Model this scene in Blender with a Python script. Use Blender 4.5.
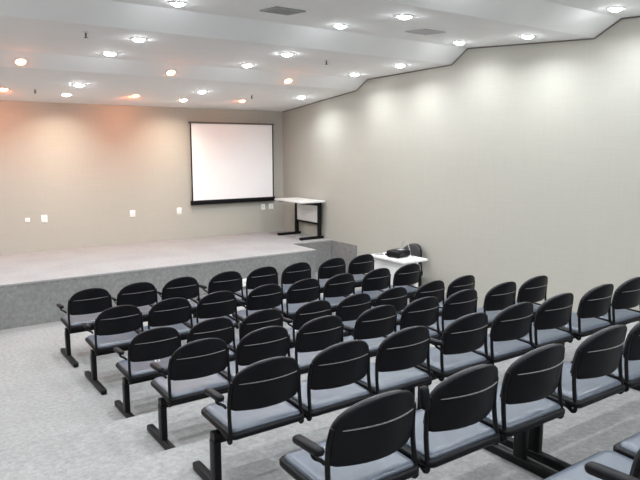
import bpy, math, random
from mathutils import Vector, Matrix
R = math.radians
random.seed(4)
for o in list(bpy.data.objects):
    bpy.data.objects.remove(o, do_unlink=True)
scene = bpy.context.scene
COL = scene.collection

# ------------------------------------------------------------------ camera
cd = bpy.data.cameras.new('camera')
cd.sensor_width = 36.0
cd.lens = 36.0 * 620.0 / 640.0
cd.clip_start = 0.02
camera = bpy.data.objects.new('camera', cd)
COL.objects.link(camera)
camera.location = (0.0, 0.0, 2.30)
camera.rotation_euler = (R(90 - 8.45), 0, R(-34.84))
scene.camera = camera

# ------------------------------------------------------------------ world, exposure
world = bpy.data.worlds.new('world')
scene.world = world
world.use_nodes = True
world.node_tree.nodes['Background'].inputs[0].default_value = (0.8, 0.85, 0.9, 1)
world.node_tree.nodes['Background'].inputs[1].default_value = 0.0
vs = scene.view_settings
vs.view_transform = 'Standard'
vs.look = 'None'
vs.gamma = 1.0
vs.use_curve_mapping = False
vs.exposure = 0.40
COOL = (0.93, 0.97, 1.0)
WARM = (1.0, 0.29, 0.10)
COOL_WATT = 9.2        # each white downlight
COOL_GLOW = 90.0        # its opal lens, glowing sideways too
WARM_WATT = 6.0         # each orange wall washer
WARM_GLOW = 60.0
PEACH = (1.0, 0.82, 0.66)  # the two stronger lamps in front of the stage wall
PEACH_WATT = 8.0

# ------------------------------------------------------------------ materials
def new_mat(name):
    m = bpy.data.materials.new(name)
    m.use_nodes = True
    return m, m.node_tree.nodes, m.node_tree.links, m.node_tree.nodes['Principled BSDF']

def plain(name, col, rough=0.5, metal=0.0, spec=0.5, noise=0.0, nscale=30.0, bump=0.0, bscale=200.0):
    m, N, L, b = new_mat(name)
    b.inputs['Base Color'].default_value = (*col, 1)
    b.inputs['Roughness'].default_value = rough
    b.inputs['Metallic'].default_value = metal
    b.inputs['Specular IOR Level'].default_value = spec
    tc = N.new('ShaderNodeTexCoord')
    if noise:
        n = N.new('ShaderNodeTexNoise'); n.inputs['Scale'].default_value = nscale; n.inputs['Detail'].default_value = 4
        r = N.new('ShaderNodeValToRGB')
        r.color_ramp.elements[0].position = 0.3; r.color_ramp.elements[1].position = 0.7
        r.color_ramp.elements[0].color = tuple(c * (1 - noise) for c in col) + (1,)
        r.color_ramp.elements[1].color = tuple(min(1, c * (1 + noise)) for c in col) + (1,)
        L.new(tc.outputs['Object'], n.inputs['Vector']); L.new(n.outputs['Fac'], r.inputs['Fac'])
        L.new(r.outputs['Color'], b.inputs['Base Color'])
    if bump:
        n2 = N.new('ShaderNodeTexNoise'); n2.inputs['Scale'].default_value = bscale; n2.inputs['Detail'].default_value = 3
        bp = N.new('ShaderNodeBump'); bp.inputs['Strength'].default_value = bump; bp.inputs['Distance'].default_value = 0.01
        L.new(tc.outputs['Object'], n2.inputs['Vector']); L.new(n2.outputs['Fac'], bp.inputs['Height'])
        L.new(bp.outputs['Normal'], b.inputs['Normal'])
    return m

def carpet(name, lo, hi, scale=26.0, big=0.06):
    m, N, L, b = new_mat(name)
    b.inputs['Roughness'].default_value = 0.95
    b.inputs['Specular IOR Level'].default_value = 0.15
    tc = N.new('ShaderNodeTexCoord')
    n = N.new('ShaderNodeTexNoise'); n.inputs['Scale'].default_value = scale; n.inputs['Detail'].default_value = 8; n.inputs['Roughness'].default_value = 0.75
    r = N.new('ShaderNodeValToRGB')
    r.color_ramp.elements[0].position = 0.36; r.color_ramp.elements[1].position = 0.64
    r.color_ramp.elements[0].color = (*lo, 1); r.color_ramp.elements[1].color = (*hi, 1)
    n3 = N.new('ShaderNodeTexNoise'); n3.inputs['Scale'].default_value = 1.7; n3.inputs['Detail'].default_value = 3
    mr = N.new('ShaderNodeMapRange'); mr.inputs['From Min'].default_value = 0.3; mr.inputs['From Max'].default_value = 0.7
    mr.inputs['To Min'].default_value = 1 - big; mr.inputs['To Max'].default_value = 1 + big
    mx = N.new('ShaderNodeMix'); mx.data_type = 'RGBA'; mx.blend_type = 'MULTIPLY'; mx.inputs['Factor'].default_value = 1.0
    n2 = N.new('ShaderNodeTexNoise'); n2.inputs['Scale'].default_value = 260; n2.inputs['Detail'].default_value = 2
    bp = N.new('ShaderNodeBump'); bp.inputs['Strength'].default_value = 0.35; bp.inputs['Distance'].default_value = 0.01
    for t in (n, n2, n3): L.new(tc.outputs['Object'], t.inputs['Vector'])
    L.new(n.outputs['Fac'], r.inputs['Fac']); L.new(n3.outputs['Fac'], mr.inputs['Value'])
    L.new(r.outputs['Color'], mx.inputs['A']); L.new(mr.outputs['Result'], mx.inputs['B'])
    L.new(mx.outputs['Result'], b.inputs['Base Color'])
    L.new(n2.outputs['Fac'], bp.inputs['Height']); L.new(bp.outputs['Normal'], b.inputs['Normal'])
    return m

def wall_cloth(name, col):
    """woven wall covering: fine warp and weft threads, faint strip-to-strip tone"""
    m, N, L, b = new_mat(name)
    b.inputs['Roughness'].default_value = 0.9
    b.inputs['Specular IOR Level'].default_value = 0.2
    tc = N.new('ShaderNodeTexCoord')
    outs = []
    for sc in ((3, 3, 160), (160, 160, 3)):
        mp = N.new('ShaderNodeMapping'); mp.inputs['Scale'].default_value = sc
        n = N.new('ShaderNodeTexNoise'); n.inputs['Scale'].default_value = 1.0; n.inputs['Detail'].default_value = 3
        L.new(tc.outputs['Object'], mp.inputs['Vector']); L.new(mp.outputs['Vector'], n.inputs['Vector'])
        outs.append(n)
    add = N.new('ShaderNodeMath'); add.operation = 'ADD'
    L.new(outs[0].outputs['Fac'], add.inputs[0]); L.new(outs[1].outputs['Fac'], add.inputs[1])
    mr = N.new('ShaderNodeMapRange'); mr.inputs['From Min'].default_value = 0.6; mr.inputs['From Max'].default_value = 1.4
    mr.inputs['To Min'].default_value = 0.95; mr.inputs['To Max'].default_value = 1.05
    L.new(add.outputs['Value'], mr.inputs['Value'])
    mx = N.new('ShaderNodeMix'); mx.data_type = 'RGBA'; mx.blend_type = 'MULTIPLY'; mx.inputs['Factor'].default_value = 1.0
    mx.inputs['A'].default_value = (*col, 1)
    L.new(mr.outputs['Result'], mx.inputs['B']); L.new(mx.outputs['Result'], b.inputs['Base Color'])
    bp = N.new('ShaderNodeBump'); bp.inputs['Strength'].default_value = 0.15; bp.inputs['Distance'].default_value = 0.004
    L.new(add.outputs['Value'], bp.inputs['Height']); L.new(bp.outputs['Normal'], b.inputs['Normal'])
    return m

def emitter(name, col, strength):
    m, N, L, b = new_mat(name)
    b.inputs['Base Color'].default_value = (*col, 1)
    b.inputs['Emission Color'].default_value = (*col, 1)
    b.inputs['Emission Strength'].default_value = strength
    return m

M = {}
M['carpet'] = carpet('light_grey_carpet', (0.245, 0.245, 0.243), (0.35, 0.35, 0.347))
M['stage_carpet'] = carpet('stage_carpet', (0.31, 0.305, 0.305), (0.37, 0.365, 0.365))
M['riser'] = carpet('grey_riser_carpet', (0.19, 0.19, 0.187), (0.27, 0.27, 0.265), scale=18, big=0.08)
M['wall'] = wall_cloth('taupe_wall_cloth', (0.44, 0.43, 0.385))
M['ceiling'] = plain('white_ceiling_paint', (0.85, 0.85, 0.85), 0.85, noise=0.015, nscale=3, bump=0.03, bscale=90)
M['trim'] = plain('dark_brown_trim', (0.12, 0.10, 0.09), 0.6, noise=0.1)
M['black_plastic'] = plain('black_plastic', (0.0045, 0.0045, 0.0065), 0.48, spec=0.18, noise=0.15, nscale=40, bump=0.04, bscale=500)
M['black_metal'] = plain('black_painted_metal', (0.005, 0.005, 0.006), 0.42, spec=0.22, noise=0.15, nscale=20)
M['ridge'] = plain('ridge_painted_highlight', (0.16, 0.155, 0.155), 0.3, noise=0.25, nscale=60)  # lighter grey paints in the light caught along the black crease
M['vinyl'] = plain('blue_grey_vinyl', (0.066, 0.083, 0.112), 0.31, spec=0.7, noise=0.10, nscale=14, bump=0.06, bscale=320)
M['back_cloth'] = plain('dark_grey_vinyl', (0.035, 0.036, 0.042), 0.45, noise=0.1, nscale=14, bump=0.06, bscale=320)
M['white_lam'] = plain('white_laminate', (0.80, 0.80, 0.79), 0.35, noise=0.02, nscale=8)
M['white_pl'] = plain('white_plastic', (0.85, 0.85, 0.83), 0.4, noise=0.02, nscale=20)
M['dark_slot'] = plain('dark_slot', (0.03, 0.03, 0.03), 0.6, noise=0.1)
M['screen'] = plain('matte_screen_cloth', (0.93, 0.93, 0.94), 0.8, spec=0.1, noise=0.008, nscale=4)
M['vent'] = plain('grey_vent_paint', (0.32, 0.32, 0.32), 0.5, noise=0.06)
M['vent_pale'] = plain('pale_vent_paint', (0.50, 0.50, 0.50), 0.5, noise=0.06)
M['ring'] = plain('white_lamp_ring', (0.78, 0.78, 0.78), 0.35, noise=0.02)
M['cool_lens'] = emitter('cool_lamp_lens', COOL, COOL_GLOW)
M['peach_lens'] = emitter('peach_lamp_lens', PEACH, 30.0)
M['warm_lens'] = emitter('warm_lamp_lens', WARM, WARM_GLOW)
M['chrome'] = plain('brushed_steel', (0.5, 0.5, 0.5), 0.3, metal=1.0, noise=0.1)
M['lens'] = plain('projector_glass', (0.05, 0.06, 0.09), 0.08, spec=0.8, noise=0.1)
M['grey_cable'] = plain('grey_cable_rubber', (0.35, 0.35, 0.34), 0.5, noise=0.1)
M['paper'] = plain('white_paper', (0.86, 0.86, 0.85), 0.8, noise=0.02)

# ------------------------------------------------------------------ mesh helpers
class MB:
    def __init__(self): self.v = []; self.f = []
    def box(self, x0, x1, y0, y1, z0, z1):
        n = len(self.v)
        self.v += [(x0,y0,z0),(x1,y0,z0),(x1,y1,z0),(x0,y1,z0),(x0,y0,z1),(x1,y0,z1),(x1,y1,z1),(x0,y1,z1)]
        self.f += [tuple(n+i for i in q) for q in ((0,3,2,1),(4,5,6,7),(0,1,5,4),(1,2,6,5),(2,3,7,6),(3,0,4,7))]
        return self
    def loft(self, rings, cap0=True, cap1=True):
        n0 = len(self.v); k = len(rings[0])
        for r in rings: self.v += [tuple(p) for p in r]
        for a in range(len(rings) - 1):
            for i in range(k):
                j = (i + 1) % k
                self.f.append((n0+a*k+i, n0+a*k+j, n0+(a+1)*k+j, n0+(a+1)*k+i))
        if cap0: self.f.append(tuple(n0 + i for i in range(k))[::-1])
        if cap1: self.f.append(tuple(n0 + (len(rings)-1)*k + i for i in range(k)))
        return self
    def tube(self, pts, r, seg=8):
        pts = [Vector(p) for p in pts]
        rings = []; prev = None
        for i, p in enumerate(pts):
            t = (pts[min(i+1, len(pts)-1)] - pts[max(i-1, 0)]).normalized()
            if prev is None:
                a = Vector((0,0,1)) if abs(t.z) < 0.9 else Vector((1,0,0))
                nrm = (a - t * a.dot(t)).normalized()
            else:
                nrm = (prev - t * prev.dot(t)).normalized()
            prev = nrm; bn = t.cross(nrm)
            rings.append([p + (nrm*math.cos(2*math.pi*k/seg) + bn*math.sin(2*math.pi*k/seg))*r for k in range(seg)])
        return self.loft(rings)
    def lathe(self, prof, c=(0,0,0), seg=20):
        rings = [[(c[0]+r*math.cos(2*math.pi*k/seg), c[1]+r*math.sin(2*math.pi*k/seg), c[2]+z) for k in range(seg)] for r, z in prof]
        return self.loft(rings)
    def prism_x(self, poly, x0, x1):
        return self.loft([[(x0, y, z) for y, z in poly], [(x1, y, z) for y, z in poly]])
    def mesh(self, name, mat, smooth=True, angle=38):
        me = bpy.data.meshes.new(name)
        me.from_pydata(self.v, [], self.f)
        import bmesh
        bm = bmesh.new(); bm.from_mesh(me)
        bmesh.ops.recalc_face_normals(bm, faces=bm.faces)
        bm.to_mesh(me); bm.free()
        if smooth:
            for p in me.polygons: p.use_smooth = True
            me.set_sharp_from_angle(angle=R(angle))
        me.materials.append(M[mat])
        return me

def smooth_path(pts, n=6):
    P = [Vector(p) for p in pts]; out = []
    for i in range(len(P) - 1):
        p0 = P[max(i-1,0)]; p1 = P[i]; p2 = P[i+1]; p3 = P[min(i+2,len(P)-1)]
        for k in range(n):
            t = k / n
            out.append(0.5*((2*p1) + (p2-p0)*t + (2*p0-5*p1+4*p2-p3)*t*t + (3*p1-p0-3*p2+p3)*t**3))
    out.append(P[-1])
    return out

def rrect(w, d, r, cx=0, cy=0, n=5):
    out = []
    for sx, sy, a0 in ((1,1,0),(-1,1,90),(-1,-1,180),(1,-1,270)):
        for k in range(n + 1):
            a = R(a0 + 90*k/n)
            out.append((cx + sx*(w/2 - r) + r*math.cos(a), cy + sy*(d/2 - r) + r*math.sin(a)))
    return out

def obj(name, me, parent=None, loc=(0,0,0), rot=(0,0,0)):
    o = bpy.data.objects.new(name, me)
    COL.objects.link(o)
    o.location = loc; o.rotation_euler = rot
    if parent is not None: o.parent = parent
    return o
def thing(name, label, cat, loc=(0,0,0), rotz=0, group=None):
    o = bpy.data.objects.new(name, None); COL.objects.link(o)
    o.empty_display_size = 0.1
    o.location = loc; o.rotation_euler = (0, 0, rotz)
    o['label'] = label; o['category'] = cat
    if group: o['group'] = group
    return o
def struct(name, me, label=None, parent=None, loc=(0,0,0)):
    o = obj(name, me, parent, loc)
    o['kind'] = 'structure'
    if label: o['label'] = label
    return o
ORD = ['first','second','third','fourth','fifth','sixth','seventh','eighth','ninth','tenth','eleventh']

# ------------------------------------------------------------------ the room
XL, XR = -1.40, 6.81          # left and right wall faces
YB, YF = -3.00, 11.12         # rear wall and stage wall faces
STAGE_Y, STAGE_Z = 8.62, 0.582
NOTCH_X, NOTCH_Y = 5.91, 9.39
# ceiling profile from the stage wall backwards: sloped panels and short steps up
PROF = [(11.12,3.04),(8.67,3.29),(8.37,3.45),(6.46,3.49),(6.17,3.68),(4.26,3.55),(3.95,3.72),
        (2.05,3.61),(1.75,3.80),(-0.15,3.70),(-0.45,3.90),(-3.00,3.80)]
def ceil_z(y):
    for (y0,z0),(y1,z1) in zip(PROF, PROF[1:]):
        if y1 <= y <= y0: return z0 + (z1-z0)*(y0-y)/(y0-y1)
    return PROF[-1][1]
def ceil_tilt(y):
    for (y0,z0),(y1,z1) in zip(PROF, PROF[1:]):
        if y1 <= y <= y0: return math.atan2(z0-z1, y0-y1)
    return 0

floor = struct('floor', MB().box(XL, XR, 4.70, YF, -0.2, 0).mesh('floor', 'carpet'), 'light grey carpeted floor in front of the stage')
TIERS = [4.70, 3.68, 2.64, 1.60, 0.56, -0.48, -1.52, YB]
tier_names = ['lowest', 'second', 'third', 'fourth', 'fifth', 'sixth', 'top']
for i in range(7):
    h = 0.178*(i+1)
    struct('floor_tier', MB().box(XL, XR, TIERS[i+1], TIERS[i], -0.2, h).mesh('floor_tier', 'carpet'),
           'light grey carpeted seating step, %s above the flat floor' % tier_names[i])
# walls: the right and left ones end against the stepped ceiling
poly = [(YF, -0.2)] + PROF + [(YB, -0.2)]
struct('wall_right', MB().prism_x(poly, XR, XR+0.15).mesh('wall_right', 'wall', False), 'long taupe cloth covered side wall')
struct('wall_left', MB().prism_x(poly, XL-0.15, XL).mesh('wall_left', 'wall', False), 'taupe cloth covered wall beyond the aisle')
struct('wall_front', MB().box(XL-0.15, XR+0.15, YF, YF+0.15, -0.2, PROF[0][1]+0.3).mesh('wall_front', 'wall', False), 'taupe cloth covered wall behind the stage')
struct('wall_rear', MB().box(XL-0.15, XR+0.15, YB-0.15, YB, -0.2, 4.2).mesh('wall_rear', 'wall', False), 'taupe cloth covered wall behind the audience')
# ceiling: a slab above, the sloped panels and the steps between them hang below it
ceiling = struct('ceiling', MB().box(XL-0.15, XR+0.15, YB-0.15, YF+0.15, 4.22, 4.32).mesh('ceiling', 'ceiling', False), 'white ceiling stepped up in sloped panels towards the rear')
for i, ((y0,z0),(y1,z1)) in enumerate(zip(PROF, PROF[1:])):
    pl = [(y0,z0),(y1,z1),(y1,4.215),(y0,4.215)]
    nm = 'ceiling_panel' if i % 2 == 0 else 'ceiling_step'
    obj(nm, MB().prism_x(pl, XL-0.15, XR+0.15).mesh(nm, 'ceiling', False), ceiling)
# thin dark strip, painting in the shade along the top of the side wall
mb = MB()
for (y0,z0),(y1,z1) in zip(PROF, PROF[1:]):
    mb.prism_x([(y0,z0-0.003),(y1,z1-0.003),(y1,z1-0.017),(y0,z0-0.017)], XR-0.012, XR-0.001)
struct('joint_shade_strip', mb.mesh('joint_shade_strip', 'trim', False), 'thin dark strip for the shade where side wall meets ceiling')
#struct('trim_2', MB().box(XL, XR-0.013, YF-0.012, YF-0.001, 3.018, 3.039).mesh('trim_2', 'trim', False), 'thin dark line of trim along the top of the stage wall')

# stage with a notch cut out of its right front corner
stage = struct('stage', MB().box(XL, NOTCH_X-0.02, STAGE_Y+0.02, YF, 0, STAGE_Z-0.025).box(NOTCH_X-0.02, XR, NOTCH_Y+0.02, YF, 0, STAGE_Z-0.025).mesh('stage', 'riser', False),
               'low carpeted stage along the front wall')
obj('stage_floor', MB().box(XL, NOTCH_X+0.006, STAGE_Y-0.006, YF, STAGE_Z-0.024, STAGE_Z).box(NOTCH_X+0.006, XR, NOTCH_Y-0.006, YF, STAGE_Z-0.024, STAGE_Z).mesh('stage_floor', 'stage_carpet', False), stage)
obj('riser', MB().box(XL, NOTCH_X, STAGE_Y, STAGE_Y+0.02, 0, STAGE_Z-0.026).mesh('riser', 'riser', False), stage)
obj('notch_side', MB().box(NOTCH_X-0.02, NOTCH_X, STAGE_Y+0.02, NOTCH_Y, 0, STAGE_Z-0.026).mesh('notch_side', 'riser', False), stage)
obj('notch_back', MB().box(NOTCH_X, XR, NOTCH_Y, NOTCH_Y+0.02, 0, STAGE_Z-0.026).mesh('notch_back', 'riser', False), stage)
struct('trim_2', MB().box(XR-0.012, XR-0.001, STAGE_Y, NOTCH_Y-0.001, 0, STAGE_Z-0.01).mesh('trim_2', 'riser', False), 'grey carpet strip on the side wall beside the stage corner')

# ------------------------------------------------------------------ chairs on beams
def d_shape(hw, zb, zs, zt, scale, yoff, nx=18, nz=7, p=2.2):
    cx, cz = 0, (zb + zt)/2
    g = []
    for j in range(nz + 1):
        row = []
        for i in range(nx + 1):
            x = hw*math.sin(math.pi/2*(-1 + 2*i/nx))
            q = abs(x/hw)
            top = zs + (zt - zs)*max(0.0, 1 - q**p)**(1/p)
            bot = zb + 0.018*max(0.0, (q - 0.86)/0.14)**2
            z = bot + (top - bot)*j/nz
            X = x*scale; Z = cz + (z - cz)*(1 - (1 - scale)*hw/((zt - zb)/2))
            y = 0.072*(X/0.23)**2 - 0.16*(Z - 0.72)
            row.append((X, y + yoff, Z))
        g.append(row)
    return g
def d_pad(hw, zb, zs, zt, y0, y1, edge=0.95):
    """a padded D-shaped slab, y0 rear, y1 front"""
    mb = MB(); t = y1 - y0
    layers = [(edge, y0), ((1+edge)/2 + 0.012, y0 + 0.12*t), (1.0, y0 + 0.35*t), (1.0, y0 + 0.65*t), ((1+edge)/2 + 0.012, y0 + 0.88*t), (edge, y1)]
    rings = []
    for s, yo in layers:
        g = d_shape(hw, zb, zs, zt, s, yo)
        nz = len(g) - 1; nx = len(g[0]) - 1
        ring = [g[0][i] for i in range(nx + 1)] + [g[j][nx] for j in range(1, nz)] + [g[nz][i] for i in range(nx, -1, -1)] + [g[j][0] for j in range(nz - 1, 0, -1)]
        rings.append(ring)
    mb.loft(rings, False, False)
    for s, yo, flip in ((layers[0][0], y0, False), (layers[-1][0], y1, True)):
        g = d_shape(hw, zb, zs, zt, s, yo); n = len(mb.v); w = len(g[0])
        for row in g: mb.v += row
        for j in range(len(g) - 1):
            for i in range(w - 1):
                q = (n+j*w+i, n+j*w+i+1, n+(j+1)*w+i+1, n+(j+1)*w+i)
                mb.f.append(q if not flip else q[::-1])
    return mb
def weld(me):
    import bmesh
    bm = bmesh.new(); bm.from_mesh(me)
    bmesh.ops.remove_doubles(bm, verts=bm.verts, dist=0.0004)
    bmesh.ops.recalc_face_normals(bm, faces=bm.faces)
    bm.to_mesh(me); bm.free()
    for p in me.polygons: p.use_smooth = True
    me.set_sharp_from_angle(angle=R(50))
    return me
ME = {}
ME['backrest'] = weld(d_pad(0.221, 0.518, 0.640, 0.808, -0.016, 0.012, 0.955).mesh('backrest', 'black_plastic'))
ME['back_cushion'] = weld(d_pad(0.211, 0.532, 0.640, 0.802, 0.010, 0.036, 0.92).mesh('back_cushion', 'back_cloth'))
# moulded ridge across the back
mb = MB(); rings = []
for i in range(17):
    x = -0.185 + 0.37*i/16
    z = 0.682 + 0.006*(1 - (x/0.185)**2)
    y = 0.072*(x/0.23)**2 - 0.16*(z - 0.72) - 0.0145
    h = 0.0034*(1 - 0.75*abs(x/0.185)**6)
    rings.append([(x, y, z - h), (x, y - 0.007, z - 0.3*h), (x, y - 0.006, z + 0.5*h), (x, y, z + h)])
ME['ridge'] = mb.loft(rings).mesh('ridge', 'ridge')
def post_mesh(s):
    return MB().tube(smooth_path([(s*0.214, 0.062, 0.69), (s*0.223, 0.076, 0.62), (s*0.227, 0.078, 0.53), (s*0.230, 0.066, 0.43), (s*0.232, 0.057, 0.380),
                                  (s*0.232, 0.057, 0.358), (s*0.232, 0.072, 0.347), (s*0.231, 0.090, 0.357), (s*0.228, 0.12, 0.364), (s*0.22, 0.20, 0.366)], 4), 0.0115, 8).mesh('back_post', 'black_metal')
ME['post_l'] = post_mesh(-1); ME['post_r'] = post_mesh(1)
def seat_z(x, y, z): return z + 0.035*(y - 0.22) - 0.010*math.exp(-((y-0.20)/0.12)**2 - (x/0.16)**2)*(1 if z > 0.42 else 0)
def seat_ring(inset, z, w=0.484, y0=0.035, y1=0.435):
    pts = rrect(w - 2*inset, (y1 - y0) - 2*inset, max(0.010, 0.040 - 0.5*inset), 0, (y0 + y1)/2, 5)
    return [(x, y + (0.010*(1 - (x/0.24)**2) if y > 0.3 else 0), seat_z(x, y, z)) for x, y in pts]
ME['seat'] = MB().loft([seat_ring(0.018, 0.404), seat_ring(0.012, 0.412), seat_ring(0.014, 0.422), seat_ring(0.024, 0.431), seat_ring(0.05, 0.435), seat_ring(0.10, 0.436), seat_ring(0.15, 0.436)]).mesh('seat', 'vinyl', angle=60)
ME['seat_pan'] = MB().loft([seat_ring(0.03, 0.370), seat_ring(0.002, 0.376), seat_ring(-0.006, 0.388), seat_ring(-0.006, 0.404), seat_ring(0.002, 0.413), seat_ring(0.012, 0.414)]).mesh('seat_pan', 'black_plastic', angle=50)
ME['side_rail'] = MB().loft([[(0.250 + a*q, y, 0.424 + 0.03*(y-0.22) + b*q) for a, b in rrect(0.022, 0.026, 0.007, 0, 0, 2)] for y, q in ((0.055, 0.6), (0.062, 1.0), (0.385, 1.0), (0.393, 0.6))]).mesh('side_rail', 'black_plastic', angle=50)
ME['bracket'] = MB().box(-0.06, 0.06, 0.13, 0.29, 0.352, 0.374).box(-0.20, -0.17, 0.10, 0.34, 0.356, 0.374).box(0.17, 0.20, 0.10, 0.34, 0.356, 0.374).mesh('bracket', 'black_metal')
def pad_rings(L0, L1):
    out = []
    for y, s in ((L0, 0.55), (L0+0.008, 0.9), (L0+0.02, 1.0), (L1-0.02, 1.0), (L1-0.008, 0.9), (L1, 0.55)):
        out.append([(x*s, y, z*s) for x, z in rrect(0.046, 0.034, 0.014, 0, 0, 3)])
    return out
ME['armrest'] = MB().loft(pad_rings(-0.02, 0.16)).mesh('armrest', 'black_plastic', angle=60)
ME['armrest_up'] = MB().loft(pad_rings(-0.05, 0.05)).mesh('armrest', 'black_plastic', angle=60)
ME['arm_support'] = MB().tube(smooth_path([(0.048, 0.035, -0.075), (0.03, 0.03, -0.055), (0.0, 0.03, -0.035), (0.0, 0.05, -0.020), (0.0, 0.10, -0.014)], 4), 0.009, 8).mesh('arm_support', 'black_metal')

def chair(x, y, z, label, group, arm=None, rotz=0.0):
    t = thing('auditorium_chair', label, 'chair', (x, y, z), rotz, group)
    obj('seat', ME['seat'], t)['label'] = 'blue grey padded seat'
    obj('seat_pan', ME['seat_pan'], t)
    obj('bracket', ME['bracket'], t)
    obj('side_rail', ME['side_rail'], t)
    b = obj('backrest', ME['backrest'], t)
    obj('ridge', ME['ridge'], b)
    obj('back_cushion', ME['back_cushion'], b)
    obj('back_post', ME['post_l'], t); obj('back_post', ME['post_r'], t)
    if arm:
        if arm == 'up':
            a = obj('armrest', ME['armrest_up'], t, (-0.268, 0.05, 0.705), (R(80), 0, 0))
        else:
            ax = {'end': -0.303, 'gap': -0.295, 'mid': -0.261}[arm]
            a = obj('armrest', ME['armrest'], t, (ax, 0.03, 0.635), (R(-3), 0, 0))
            if arm == 'mid': a.scale = (0.5, 1, 0.8)
            obj('arm_support', ME['arm_support'], a)
    return t

PITCH, GAP = 0.522, 0.064
def col_x(k): return k*PITCH + (k//3)*GAP
FOOT = []
for yy, s in ((-0.135, 0.55), (-0.128, 0.92), (-0.115, 1.0), (0.475, 1.0), (0.488, 0.92), (0.495, 0.55)):
    FOOT.append([(x*s, yy, 0.026 + z*s) for x, z in rrect(0.052, 0.050, 0.010, 0, 0, 2)])
ME['foot'] = MB().loft(FOOT).mesh('foot', 'black_metal', angle=50)
ME['leg'] = MB().loft([[(x, y, z) for x, y in rrect(0.045, 0.072, 0.008, 0, 0.205, 2)] for z in (0.045, 0.30)]).mesh('leg', 'black_metal', angle=50)
def beam_unit(x0, n, y, z, label, group):
    xa, xb = -0.245, (n-1)*PITCH + 0.245
    t = thing('beam_base', label, 'bench base', (x0, y, z), 0, group)
    ring = rrect(0.058, 0.066, 0.008, 0.205, 0.318, 2)
    obj('beam', MB().loft([[(xa, a, b) for a, b in ring], [(xb, a, b) for a, b in ring]]).mesh('beam', 'black_metal', angle=50), t)
    for lx in (xa + 0.018, xb - 0.018):
        l = obj('leg', ME['leg'], t, (lx, 0, 0))
        obj('foot', ME['foot'], l)
ROWS = [(1.706, 6.766, 0.0), (1.738, 5.848, 0.0), (1.764, 4.927, 0.0), (1.716, 3.890, 0.178), (1.650, 2.832, 0.356), (1.562, 1.772, 0.534)]
ROWN = ['front', 'second', 'third', 'fourth', 'fifth', 'sixth']
ENDN = ['first', 'second', 'third', 'fourth', 'fifth', 'sixth', 'seventh', 'last']
row_chairs = {}
for r, (x0, y, z) in enumerate(ROWS):
    for k in range(8):
        arm = 'gap' if k == 3 else None
        if k == 0: arm = 'end'
        if r == 0 and k in (1, 2): arm = 'mid'
        if r == 5 and k == 1: arm = 'up'
        if r == 5 and k > 1: arm = None
        end = {0: 'at the left aisle end', 7: 'at the right wall end'}.get(k, '%s from the left aisle' % ENDN[k])
        xx = x0 + col_x(k)
        if r == 5 and k == 0: xx -= 0.012
        c = chair(xx, y, z, 'black chair with grey seat, %s row from the stage, %s' % (ROWN[r] if r else 'first', end), 'chairs in the %s row' % ROWN[r], arm)
        row_chairs[(r, k)] = c
    for u, (k0, n) in enumerate(((0, 3), (3, 3), (6, 2))):
        beam_unit(x0 + col_x(k0) - (0.0, 0, 0, 0.008, 0.015, 0.04)[r], n, y + (0, 0, 0, 0.01, 0.03, 0.065)[r], z, 'black steel beam and legs under the %s chairs of the %s row' % (('left aisle', 'middle', 'right wall side')[u], ROWN[r]), 'steel beam bases under the chairs')
# seventh row, of which only the first seats reach into the picture
X7, Y7, Z7 = 1.985, 0.80, 0.712
for k in range(3):
    chair(X7 + col_x(k), Y7, Z7, 'black chair, nearest row in the bottom right corner, %s from the aisle' % ENDN[k], 'chairs in the seventh row', 'end' if k == 0 else None)
beam_unit(X7, 3, Y7, Z7, 'black steel beam and legs under the nearest seats at the bottom right', 'steel beam bases under the chairs')
# small white tag on the first chair of the third row
tg = obj('tag', MB().box(-0.03, -0.012, -0.010, -0.006, 0.50, 0.535).box(0.0, 0.018, -0.010, -0.006, 0.50, 0.535).box(-0.03, 0.018, -0.010, -0.006, 0.535, 0.548).mesh('tag', 'paper'), row_chairs[(2, 0)], (0, 0.03, 0))
tg['label'] = 'small white paper tag'

# loose chair of the same kind behind the desk, on four legs of its own
lc = chair(6.735, 7.06, 0.0, 'loose black chair with grey cushioned back behind the white desk by the side wall', 'loose chair', None, R(90))
lc['group'] = 'loose chair at the desk'
for sx in (-1, 1):
    for yy in (0.06, 0.38):
        obj('leg', MB().tube([(sx*0.20, yy, 0.372), (sx*0.215, yy + (0.02 if yy > 0.2 else -0.02), 0.0)], 0.011).mesh('leg', 'black_metal'), lc)

# ------------------------------------------------------------------ white desk with projector
DX, DY = 5.992, 6.63
dk = thing('white_desk', 'white laminate desk with a black projector on it near the side wall', 'desk', (DX, DY, 0), R(-1.0))
W2, L2 = 0.235, 0.385
obj('desk_top', MB().loft([[(x, y, z) for x, y in rrect(2*W2, 2*L2, 0.012, n=2)] for z in (0.712, 0.738)]).mesh('desk_top', 'white_lam'), dk)
for sx in (-1, 1):
    for sy in (-1, 1):
        lx = -W2+0.055 if sx < 0 else W2-0.19
        obj('leg', MB().box(lx-0.022, lx+0.022, sy*(L2-0.045)-0.022, sy*(L2-0.045)+0.022, 0, 0.711).mesh('leg', 'white_lam'), dk)
obj('side_panel', MB().box(-W2+0.055-0.009, -W2+0.055+0.009, -L2+0.068, L2-0.068, 0.36, 0.711).mesh('side_panel', 'white_lam'), dk)
obj('apron', MB().box(W2-0.20, W2-0.18, -L2+0.068, L2-0.068, 0.63, 0.711).mesh('apron', 'white_lam'), dk)
obj('apron', MB().box(-W2+0.068, W2-0.213, L2-0.055, L2-0.035, 0.63, 0.711).mesh('apron', 'white_lam'), dk)
pj = thing('projector', 'black projector standing on the white desk', 'projector', (6.00, 6.63, 0.7385), R(12))
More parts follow.
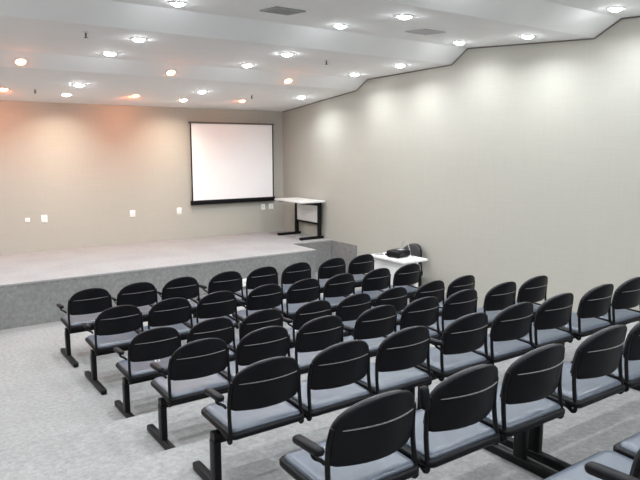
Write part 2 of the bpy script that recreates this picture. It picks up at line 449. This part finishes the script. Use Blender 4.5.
body = [[(x, y, z) for x, y in rrect(0.30 - i*2, 0.24 - i*2, 0.035, n=4)] for z, i in ((0.012, 0.012), (0.018, 0.002), (0.03, 0), (0.075, 0), (0.092, 0.006), (0.098, 0.02))]
obj('body', MB().loft(body).mesh('body', 'black_plastic', angle=50), pj)
for sx in (-1, 1):
    for sy in (-1, 1):
        obj('foot', MB().lathe([(0.012, 0), (0.014, 0.004), (0.012, 0.014)], (sx*0.11, sy*0.08, 0), 10).mesh('foot', 'black_plastic'), pj)
ln = MB()
ln.loft([[(-0.07 + r*math.cos(a*math.pi/8), yy, 0.055 + r*math.sin(a*math.pi/8)) for a in range(16)] for r, yy in ((0.034, 0.10), (0.034, 0.132), (0.028, 0.134))])
lr = obj('lens_ring', ln.mesh('lens_ring', 'black_metal'), pj)
obj('lens', MB().loft([[(-0.07 + r*math.cos(a*math.pi/8), yy, 0.055 + r*math.sin(a*math.pi/8)) for a in range(16)] for r, yy in ((0.027, 0.1345), (0.02, 0.139), (0.008, 0.141))]).mesh('lens', 'lens'), lr)
for k in range(5):
    obj('vent_slat', MB().box(-0.12 + 0.0, -0.02, -0.121 - 0.001, -0.118, 0.034 + k*0.009, 0.038 + k*0.009).mesh('vent_slat', 'dark_slot'), pj)
obj('control_panel', MB().box(0.0, 0.10, -0.05, 0.04, 0.098, 0.100).mesh('control_panel', 'vent'), pj)
cb = thing('cable', 'grey cable looping up behind the projector on the desk', 'cable', (6.19, 6.66, 0.7385))
obj('cord', MB().tube(smooth_path([(0.0, -0.16, 0.008), (-0.01, -0.10, 0.012), (0.0, -0.06, 0.09), (-0.005, -0.03, 0.165), (0.0, 0.03, 0.205), (0.01, 0.09, 0.17), (0.0, 0.11, 0.08), (-0.02, 0.15, 0.010), (-0.06, 0.22, 0.008), (-0.02, 0.30, 0.008)], 5), 0.007, 6).mesh('cord', 'grey_cable'), cb)
cw = thing('cable_coil', 'loosely coiled grey cable lying on the far end of the desk', 'cable', (5.87, 6.90, 0.7385))
coil = [(0.055*(1+0.15*math.sin(3*a))*math.cos(a), 0.075*math.sin(a)*(1+0.1*math.cos(2*a)), 0.006 + 0.004*(a/6.28)) for a in [i*0.45 for i in range(46)]]
obj('cord', MB().tube(coil, 0.0045, 6).mesh('cord', 'grey_cable'), cw)
obj('plug', MB().loft([[(x, y, z) for x, y in rrect(0.05, 0.03, 0.006, 0.09, -0.06, 2)] for z in (0.0, 0.022)]).mesh('plug', 'black_plastic'), cw)

# ------------------------------------------------------------------ table on the stage
tb = thing('stage_table', 'narrow white topped table with black legs on the stage corner', 'table', (6.52, 10.06, STAGE_Z), 0)
obj('table_top', MB().loft([[(x, y, z) for x, y in rrect(0.55, 1.00, 0.015, n=2)] for z in (0.700, 0.728)]).mesh('table_top', 'white_lam'), tb)
for sy in (-1, 1):
    lg = obj('leg', MB().loft([[(x, y, z) for x, y in rrect(0.075, 0.05, 0.008, 0.19, sy*0.40, 2)] for z in (0.035, 0.70)]).mesh('leg', 'black_metal'), tb)
    obj('foot', MB().loft([[(x, sy*0.40 + a, 0.026 + b) for a, b in rrect(0.055, 0.050, 0.01, 0, 0, 2)] for x in (-0.25, 0.27)]).mesh('foot', 'black_metal'), lg)
    obj('arm', MB().loft([[(-0.22, sy*0.40 - 0.02, 0.675), (-0.22, sy*0.40 + 0.02, 0.675), (-0.22, sy*0.40 + 0.02, 0.699), (-0.22, sy*0.40 - 0.02, 0.699)],
                          [(0.155, sy*0.40 - 0.02, 0.64), (0.155, sy*0.40 + 0.02, 0.64), (0.155, sy*0.40 + 0.02, 0.699), (0.155, sy*0.40 - 0.02, 0.699)]]).mesh('arm', 'black_metal', False), lg)
obj('modesty_panel', MB().box(0.18, 0.198, -0.374, 0.374, 0.30, 0.62).mesh('modesty_panel', 'white_lam'), tb)
obj('rail', MB().box(0.176, 0.202, -0.374, 0.374, 0.262, 0.298).mesh('rail', 'black_metal'), tb)

# ------------------------------------------------------------------ projection screen
sc = thing('projection_screen', 'white pull down projection screen with black edges on the stage wall', 'screen', (5.635, YF, 0))
SW = 0.90
obj('screen_cloth', MB().box(-SW+0.025, SW-0.025, -0.060, -0.057, 1.30, 2.76).mesh('screen_cloth', 'screen'), sc)['label'] = 'blank white cloth'
for s in (-1, 1):
    obj('edge_band', MB().box(min(s*SW, s*(SW-0.024)), max(s*SW, s*(SW-0.024)), -0.061, -0.056, 1.30, 2.76).mesh('edge_band', 'black_plastic'), sc)
ring = rrect(0.060, 0.085, 0.02, -0.058, 1.262, 3)
obj('bottom_bar', MB().loft([[(-SW-0.02, a, b) for a, b in ring], [(SW+0.02, a, b) for a, b in ring]]).mesh('bottom_bar', 'black_plastic'), sc)
ring = rrect(0.070, 0.032, 0.010, -0.055, 2.772, 3)
obj('roller_case', MB().loft([[(-SW-0.01, a, b) for a, b in ring], [(SW+0.01, a, b) for a, b in ring]]).mesh('roller_case', 'trim'), sc)

# ------------------------------------------------------------------ wall outlets
def outlet(x, y, z, w, h, label, rotz=0, holes=True):
    t = thing('wall_outlet', label, 'outlet', (x, y, z), rotz, 'white outlet plates')
    def rr(w_, h_, yy, r=0.008): return [(a, yy, b) for a, b in rrect(w_, h_, r, 0, 0, 2)]
    obj('plate', MB().loft([rr(w, h, -0.001), rr(w, h, -0.008), rr(w-0.012, h-0.012, -0.012)]).mesh('plate', 'white_pl'), t)
    s = obj('socket', MB().loft([rr(w*0.5, h*0.5, -0.0115), rr(w*0.48, h*0.48, -0.015)]).mesh('socket', 'white_pl'), t)
    for k in (-1, 0, 1):
        obj('hole', MB().box(k*0.012-0.003, k*0.012+0.003, -0.0162, -0.0148, -0.004 + (0.006 if k == 0 else 0), 0.004 + (0.006 if k == 0 else 0)).mesh('hole', 'dark_slot'), s)
outlet(1.85, YF, 1.12, 0.075, 0.075, 'small square white outlet, leftmost on the stage wall')
outlet(2.11, YF, 1.125, 0.095, 0.13, 'white outlet plate, second from the left on the stage wall')
outlet(3.60, YF, 1.12, 0.10, 0.125, 'white outlet plate, third from the left on the stage wall')
outlet(4.49, YF, 1.12, 0.09, 0.125, 'white outlet plate just left of the projection screen')
outlet(6.31, YF, 1.10, 0.09, 0.125, 'left one of two outlet plates below the screen corner')
outlet(6.50, YF, 1.10, 0.11, 0.125, 'right one of two outlet plates below the screen corner')
outlet(4.54, STAGE_Y, 0.18, 0.09, 0.125, 'white outlet plate on the grey stage front')

# ------------------------------------------------------------------ ceiling fittings
def ring_mesh(r, seg=24):
    return MB().lathe([(r*1.02, -0.001), (r*1.30, -0.001), (r*1.33, -0.004), (r*1.28, -0.009), (r*1.05, -0.010), (r*1.02, -0.008), (r*1.02, -0.001)], seg=seg)
RL = 0.064
ME['ring'] = ring_mesh(RL).mesh('trim_ring', 'ring')
def dome(r, d): return MB().lathe([(r*1.015, -0.0015)] + [(r*math.cos(a*math.pi/12), -0.004 - d*math.sin(a*math.pi/12)) for a in range(6)], seg=24)
ME['lens_peach'] = dome(RL, 0.030).mesh('lamp_lens', 'peach_lens')
ME['lens_cool'] = dome(RL, 0.030).mesh('lamp_lens', 'cool_lens')
RW = 0.055
ME['ring_w'] = ring_mesh(RW).mesh('trim_ring', 'ring')
ME['lens_warm'] = dome(RW, 0.024).mesh('lamp_lens', 'warm_lens')
def area_lamp(name, size, watt, col, spread):
    l = bpy.data.lights.new(name, 'AREA'); l.shape = 'DISK'; l.size = size; l.energy = watt; l.color = col; l.spread = R(spread)
    return l
LAMP_COOL = area_lamp('cool_lamp', 2*RL*0.9, COOL_WATT, COOL, 150)
LAMP_WASH = area_lamp('wash_lamp', 2*RW*0.9, WARM_WATT, WARM, 140)
LAMP_PEACH = area_lamp('peach_lamp', 2*RL*0.9, PEACH_WATT, PEACH, 100)
LAMP_WASH_LOW = area_lamp('wash_lamp_low', 2*RW*0.9, WARM_WATT*0.2, WARM, 165)
LAMP_WARM = area_lamp('warm_lamp', 2*RW*0.9, WARM_WATT*0.15, WARM, 160)
def downlight(x, y, label, warm=False, aim=0.0, lamp=None, name='downlight', group='white recessed downlights'):
    t = thing(name, label, 'ceiling light', (x, y, ceil_z(y)), 0, group)
    t.rotation_euler = (math.atan2(ceil_z(y+0.01)-ceil_z(y-0.01), 0.02), 0, 0)
    obj('trim_ring', ME['ring_w' if warm else 'ring'], t)
    obj('lamp_lens', ME['lens_warm' if warm else 'lens_peach' if lamp is LAMP_PEACH else 'lens_cool'], t)
    obj('lamp', lamp or LAMP_COOL, t, (0, 0.03*math.sin(aim), -0.034), (aim, 0, 0))
    return t
COLS = [(6.22, 'nearest the side wall'), (4.30, 'second from the side wall'), (2.39, 'third from the side wall'), (0.48, 'fourth from the side wall')]
LROWS = [10.31, 9.52, 7.98, 6.91, 5.78, 4.73, 3.68, 2.63, 1.40, 0.20, -1.10, -2.20]
n = 0
for i, y in enumerate(LROWS):
    rw = ORD[i] + ' row' if i < 11 else 'rearmost row'
    for j, (x, wh) in enumerate(COLS):
        if i == 0 and j in (0,): continue
        pe = i == 0 and j in (1, 2)
        downlight(x, y, 'round white downlight, %s from the stage wall, %s' % (rw, wh), aim=R(32) if pe else 0.0, lamp=LAMP_PEACH if pe else None)
for i, (x, wh) in enumerate(((5.34, 'rightmost'), (3.41, 'second from the right'), (1.49, 'third from the right'), (-0.43, 'fourth from the right'))):
    downlight(x, 10.12, 'small orange ceiling spot near the stage wall, %s of them' % wh, True, R(55), LAMP_WASH if i else LAMP_WASH_LOW, 'wall_washer', 'orange spots lighting the stage wall')
for i, (x, wh) in enumerate(((5.34, 'rightmost'), (3.40, 'second from the right'), (1.47, 'third from the right'), (-0.46, 'fourth from the right'))):
    downlight(x, 8.555, 'orange spotlight on the ceiling step above the stage edge, %s' % wh, True, 0.0, LAMP_WARM, 'spotlight', 'orange spotlights on the ceiling step')
# sprinklers
for x, y, lb in ((1.81, 6.83, 'small dark ceiling sprinkler on the left of the second panel'), (5.02, 7.06, 'small dark ceiling sprinkler on the right of the second panel'),
                 (1.89, 10.02, 'small dark ceiling sprinkler above the left of the stage'), (5.25, 9.59, 'small dark ceiling sprinkler above the right of the stage')):
    t = thing('sprinkler', lb, 'sprinkler', (x, y, ceil_z(y)), 0, 'ceiling sprinklers')
    obj('escutcheon', MB().lathe([(0.03, 0.001), (0.032, -0.004), (0.014, -0.010)], seg=16).mesh('escutcheon', 'ring'), t)
    obj('stem', MB().lathe([(0.010, -0.008), (0.010, -0.045), (0.006, -0.055)], seg=10).mesh('stem', 'trim'), t)
    obj('deflector', MB().lathe([(0.006, -0.053), (0.024, -0.056), (0.024, -0.059), (0.004, -0.062)], seg=14).mesh('deflector', 'trim'), t)
# air vents
for x, y, mt, lb in ((3.30, 5.38, 'vent', 'dark grey square air vent near the top middle of the ceiling'), (5.23, 5.39, 'vent_pale', 'pale grey square air vent closer to the side wall')):
    t = thing('ceiling_vent', lb, 'air vent', (x, y, ceil_z(y)), 0, 'ceiling air vents')
    t.rotation_euler = (math.atan2(ceil_z(y+0.01)-ceil_z(y-0.01), 0.02), 0, 0)
    h = 0.165
    obj('backing', MB().box(-h+0.02, h-0.02, -h+0.02, h-0.02, -0.003, -0.001).mesh('backing', 'dark_slot' if mt == 'vent' else 'vent'), t)
    fr = MB()
    fr.box(-h, h, -h, -h+0.03, -0.014, -0.001).box(-h, h, h-0.03, h, -0.014, -0.001).box(-h, -h+0.03, -h+0.03, h-0.03, -0.014, -0.001).box(h-0.03, h, -h+0.03, h-0.03, -0.014, -0.001)
    obj('frame', fr.mesh('frame', mt), t)
    for k in range(10):
        yy = -h + 0.045 + k*(2*h - 0.09)/9
        obj('slat', MB().loft([[(sx, yy-0.012, -0.004), (sx, yy+0.010, -0.013), (sx, yy+0.011, -0.011), (sx, yy-0.011, -0.0025)] for sx in (-h+0.03, h-0.03)]).mesh('slat', mt, False), t)
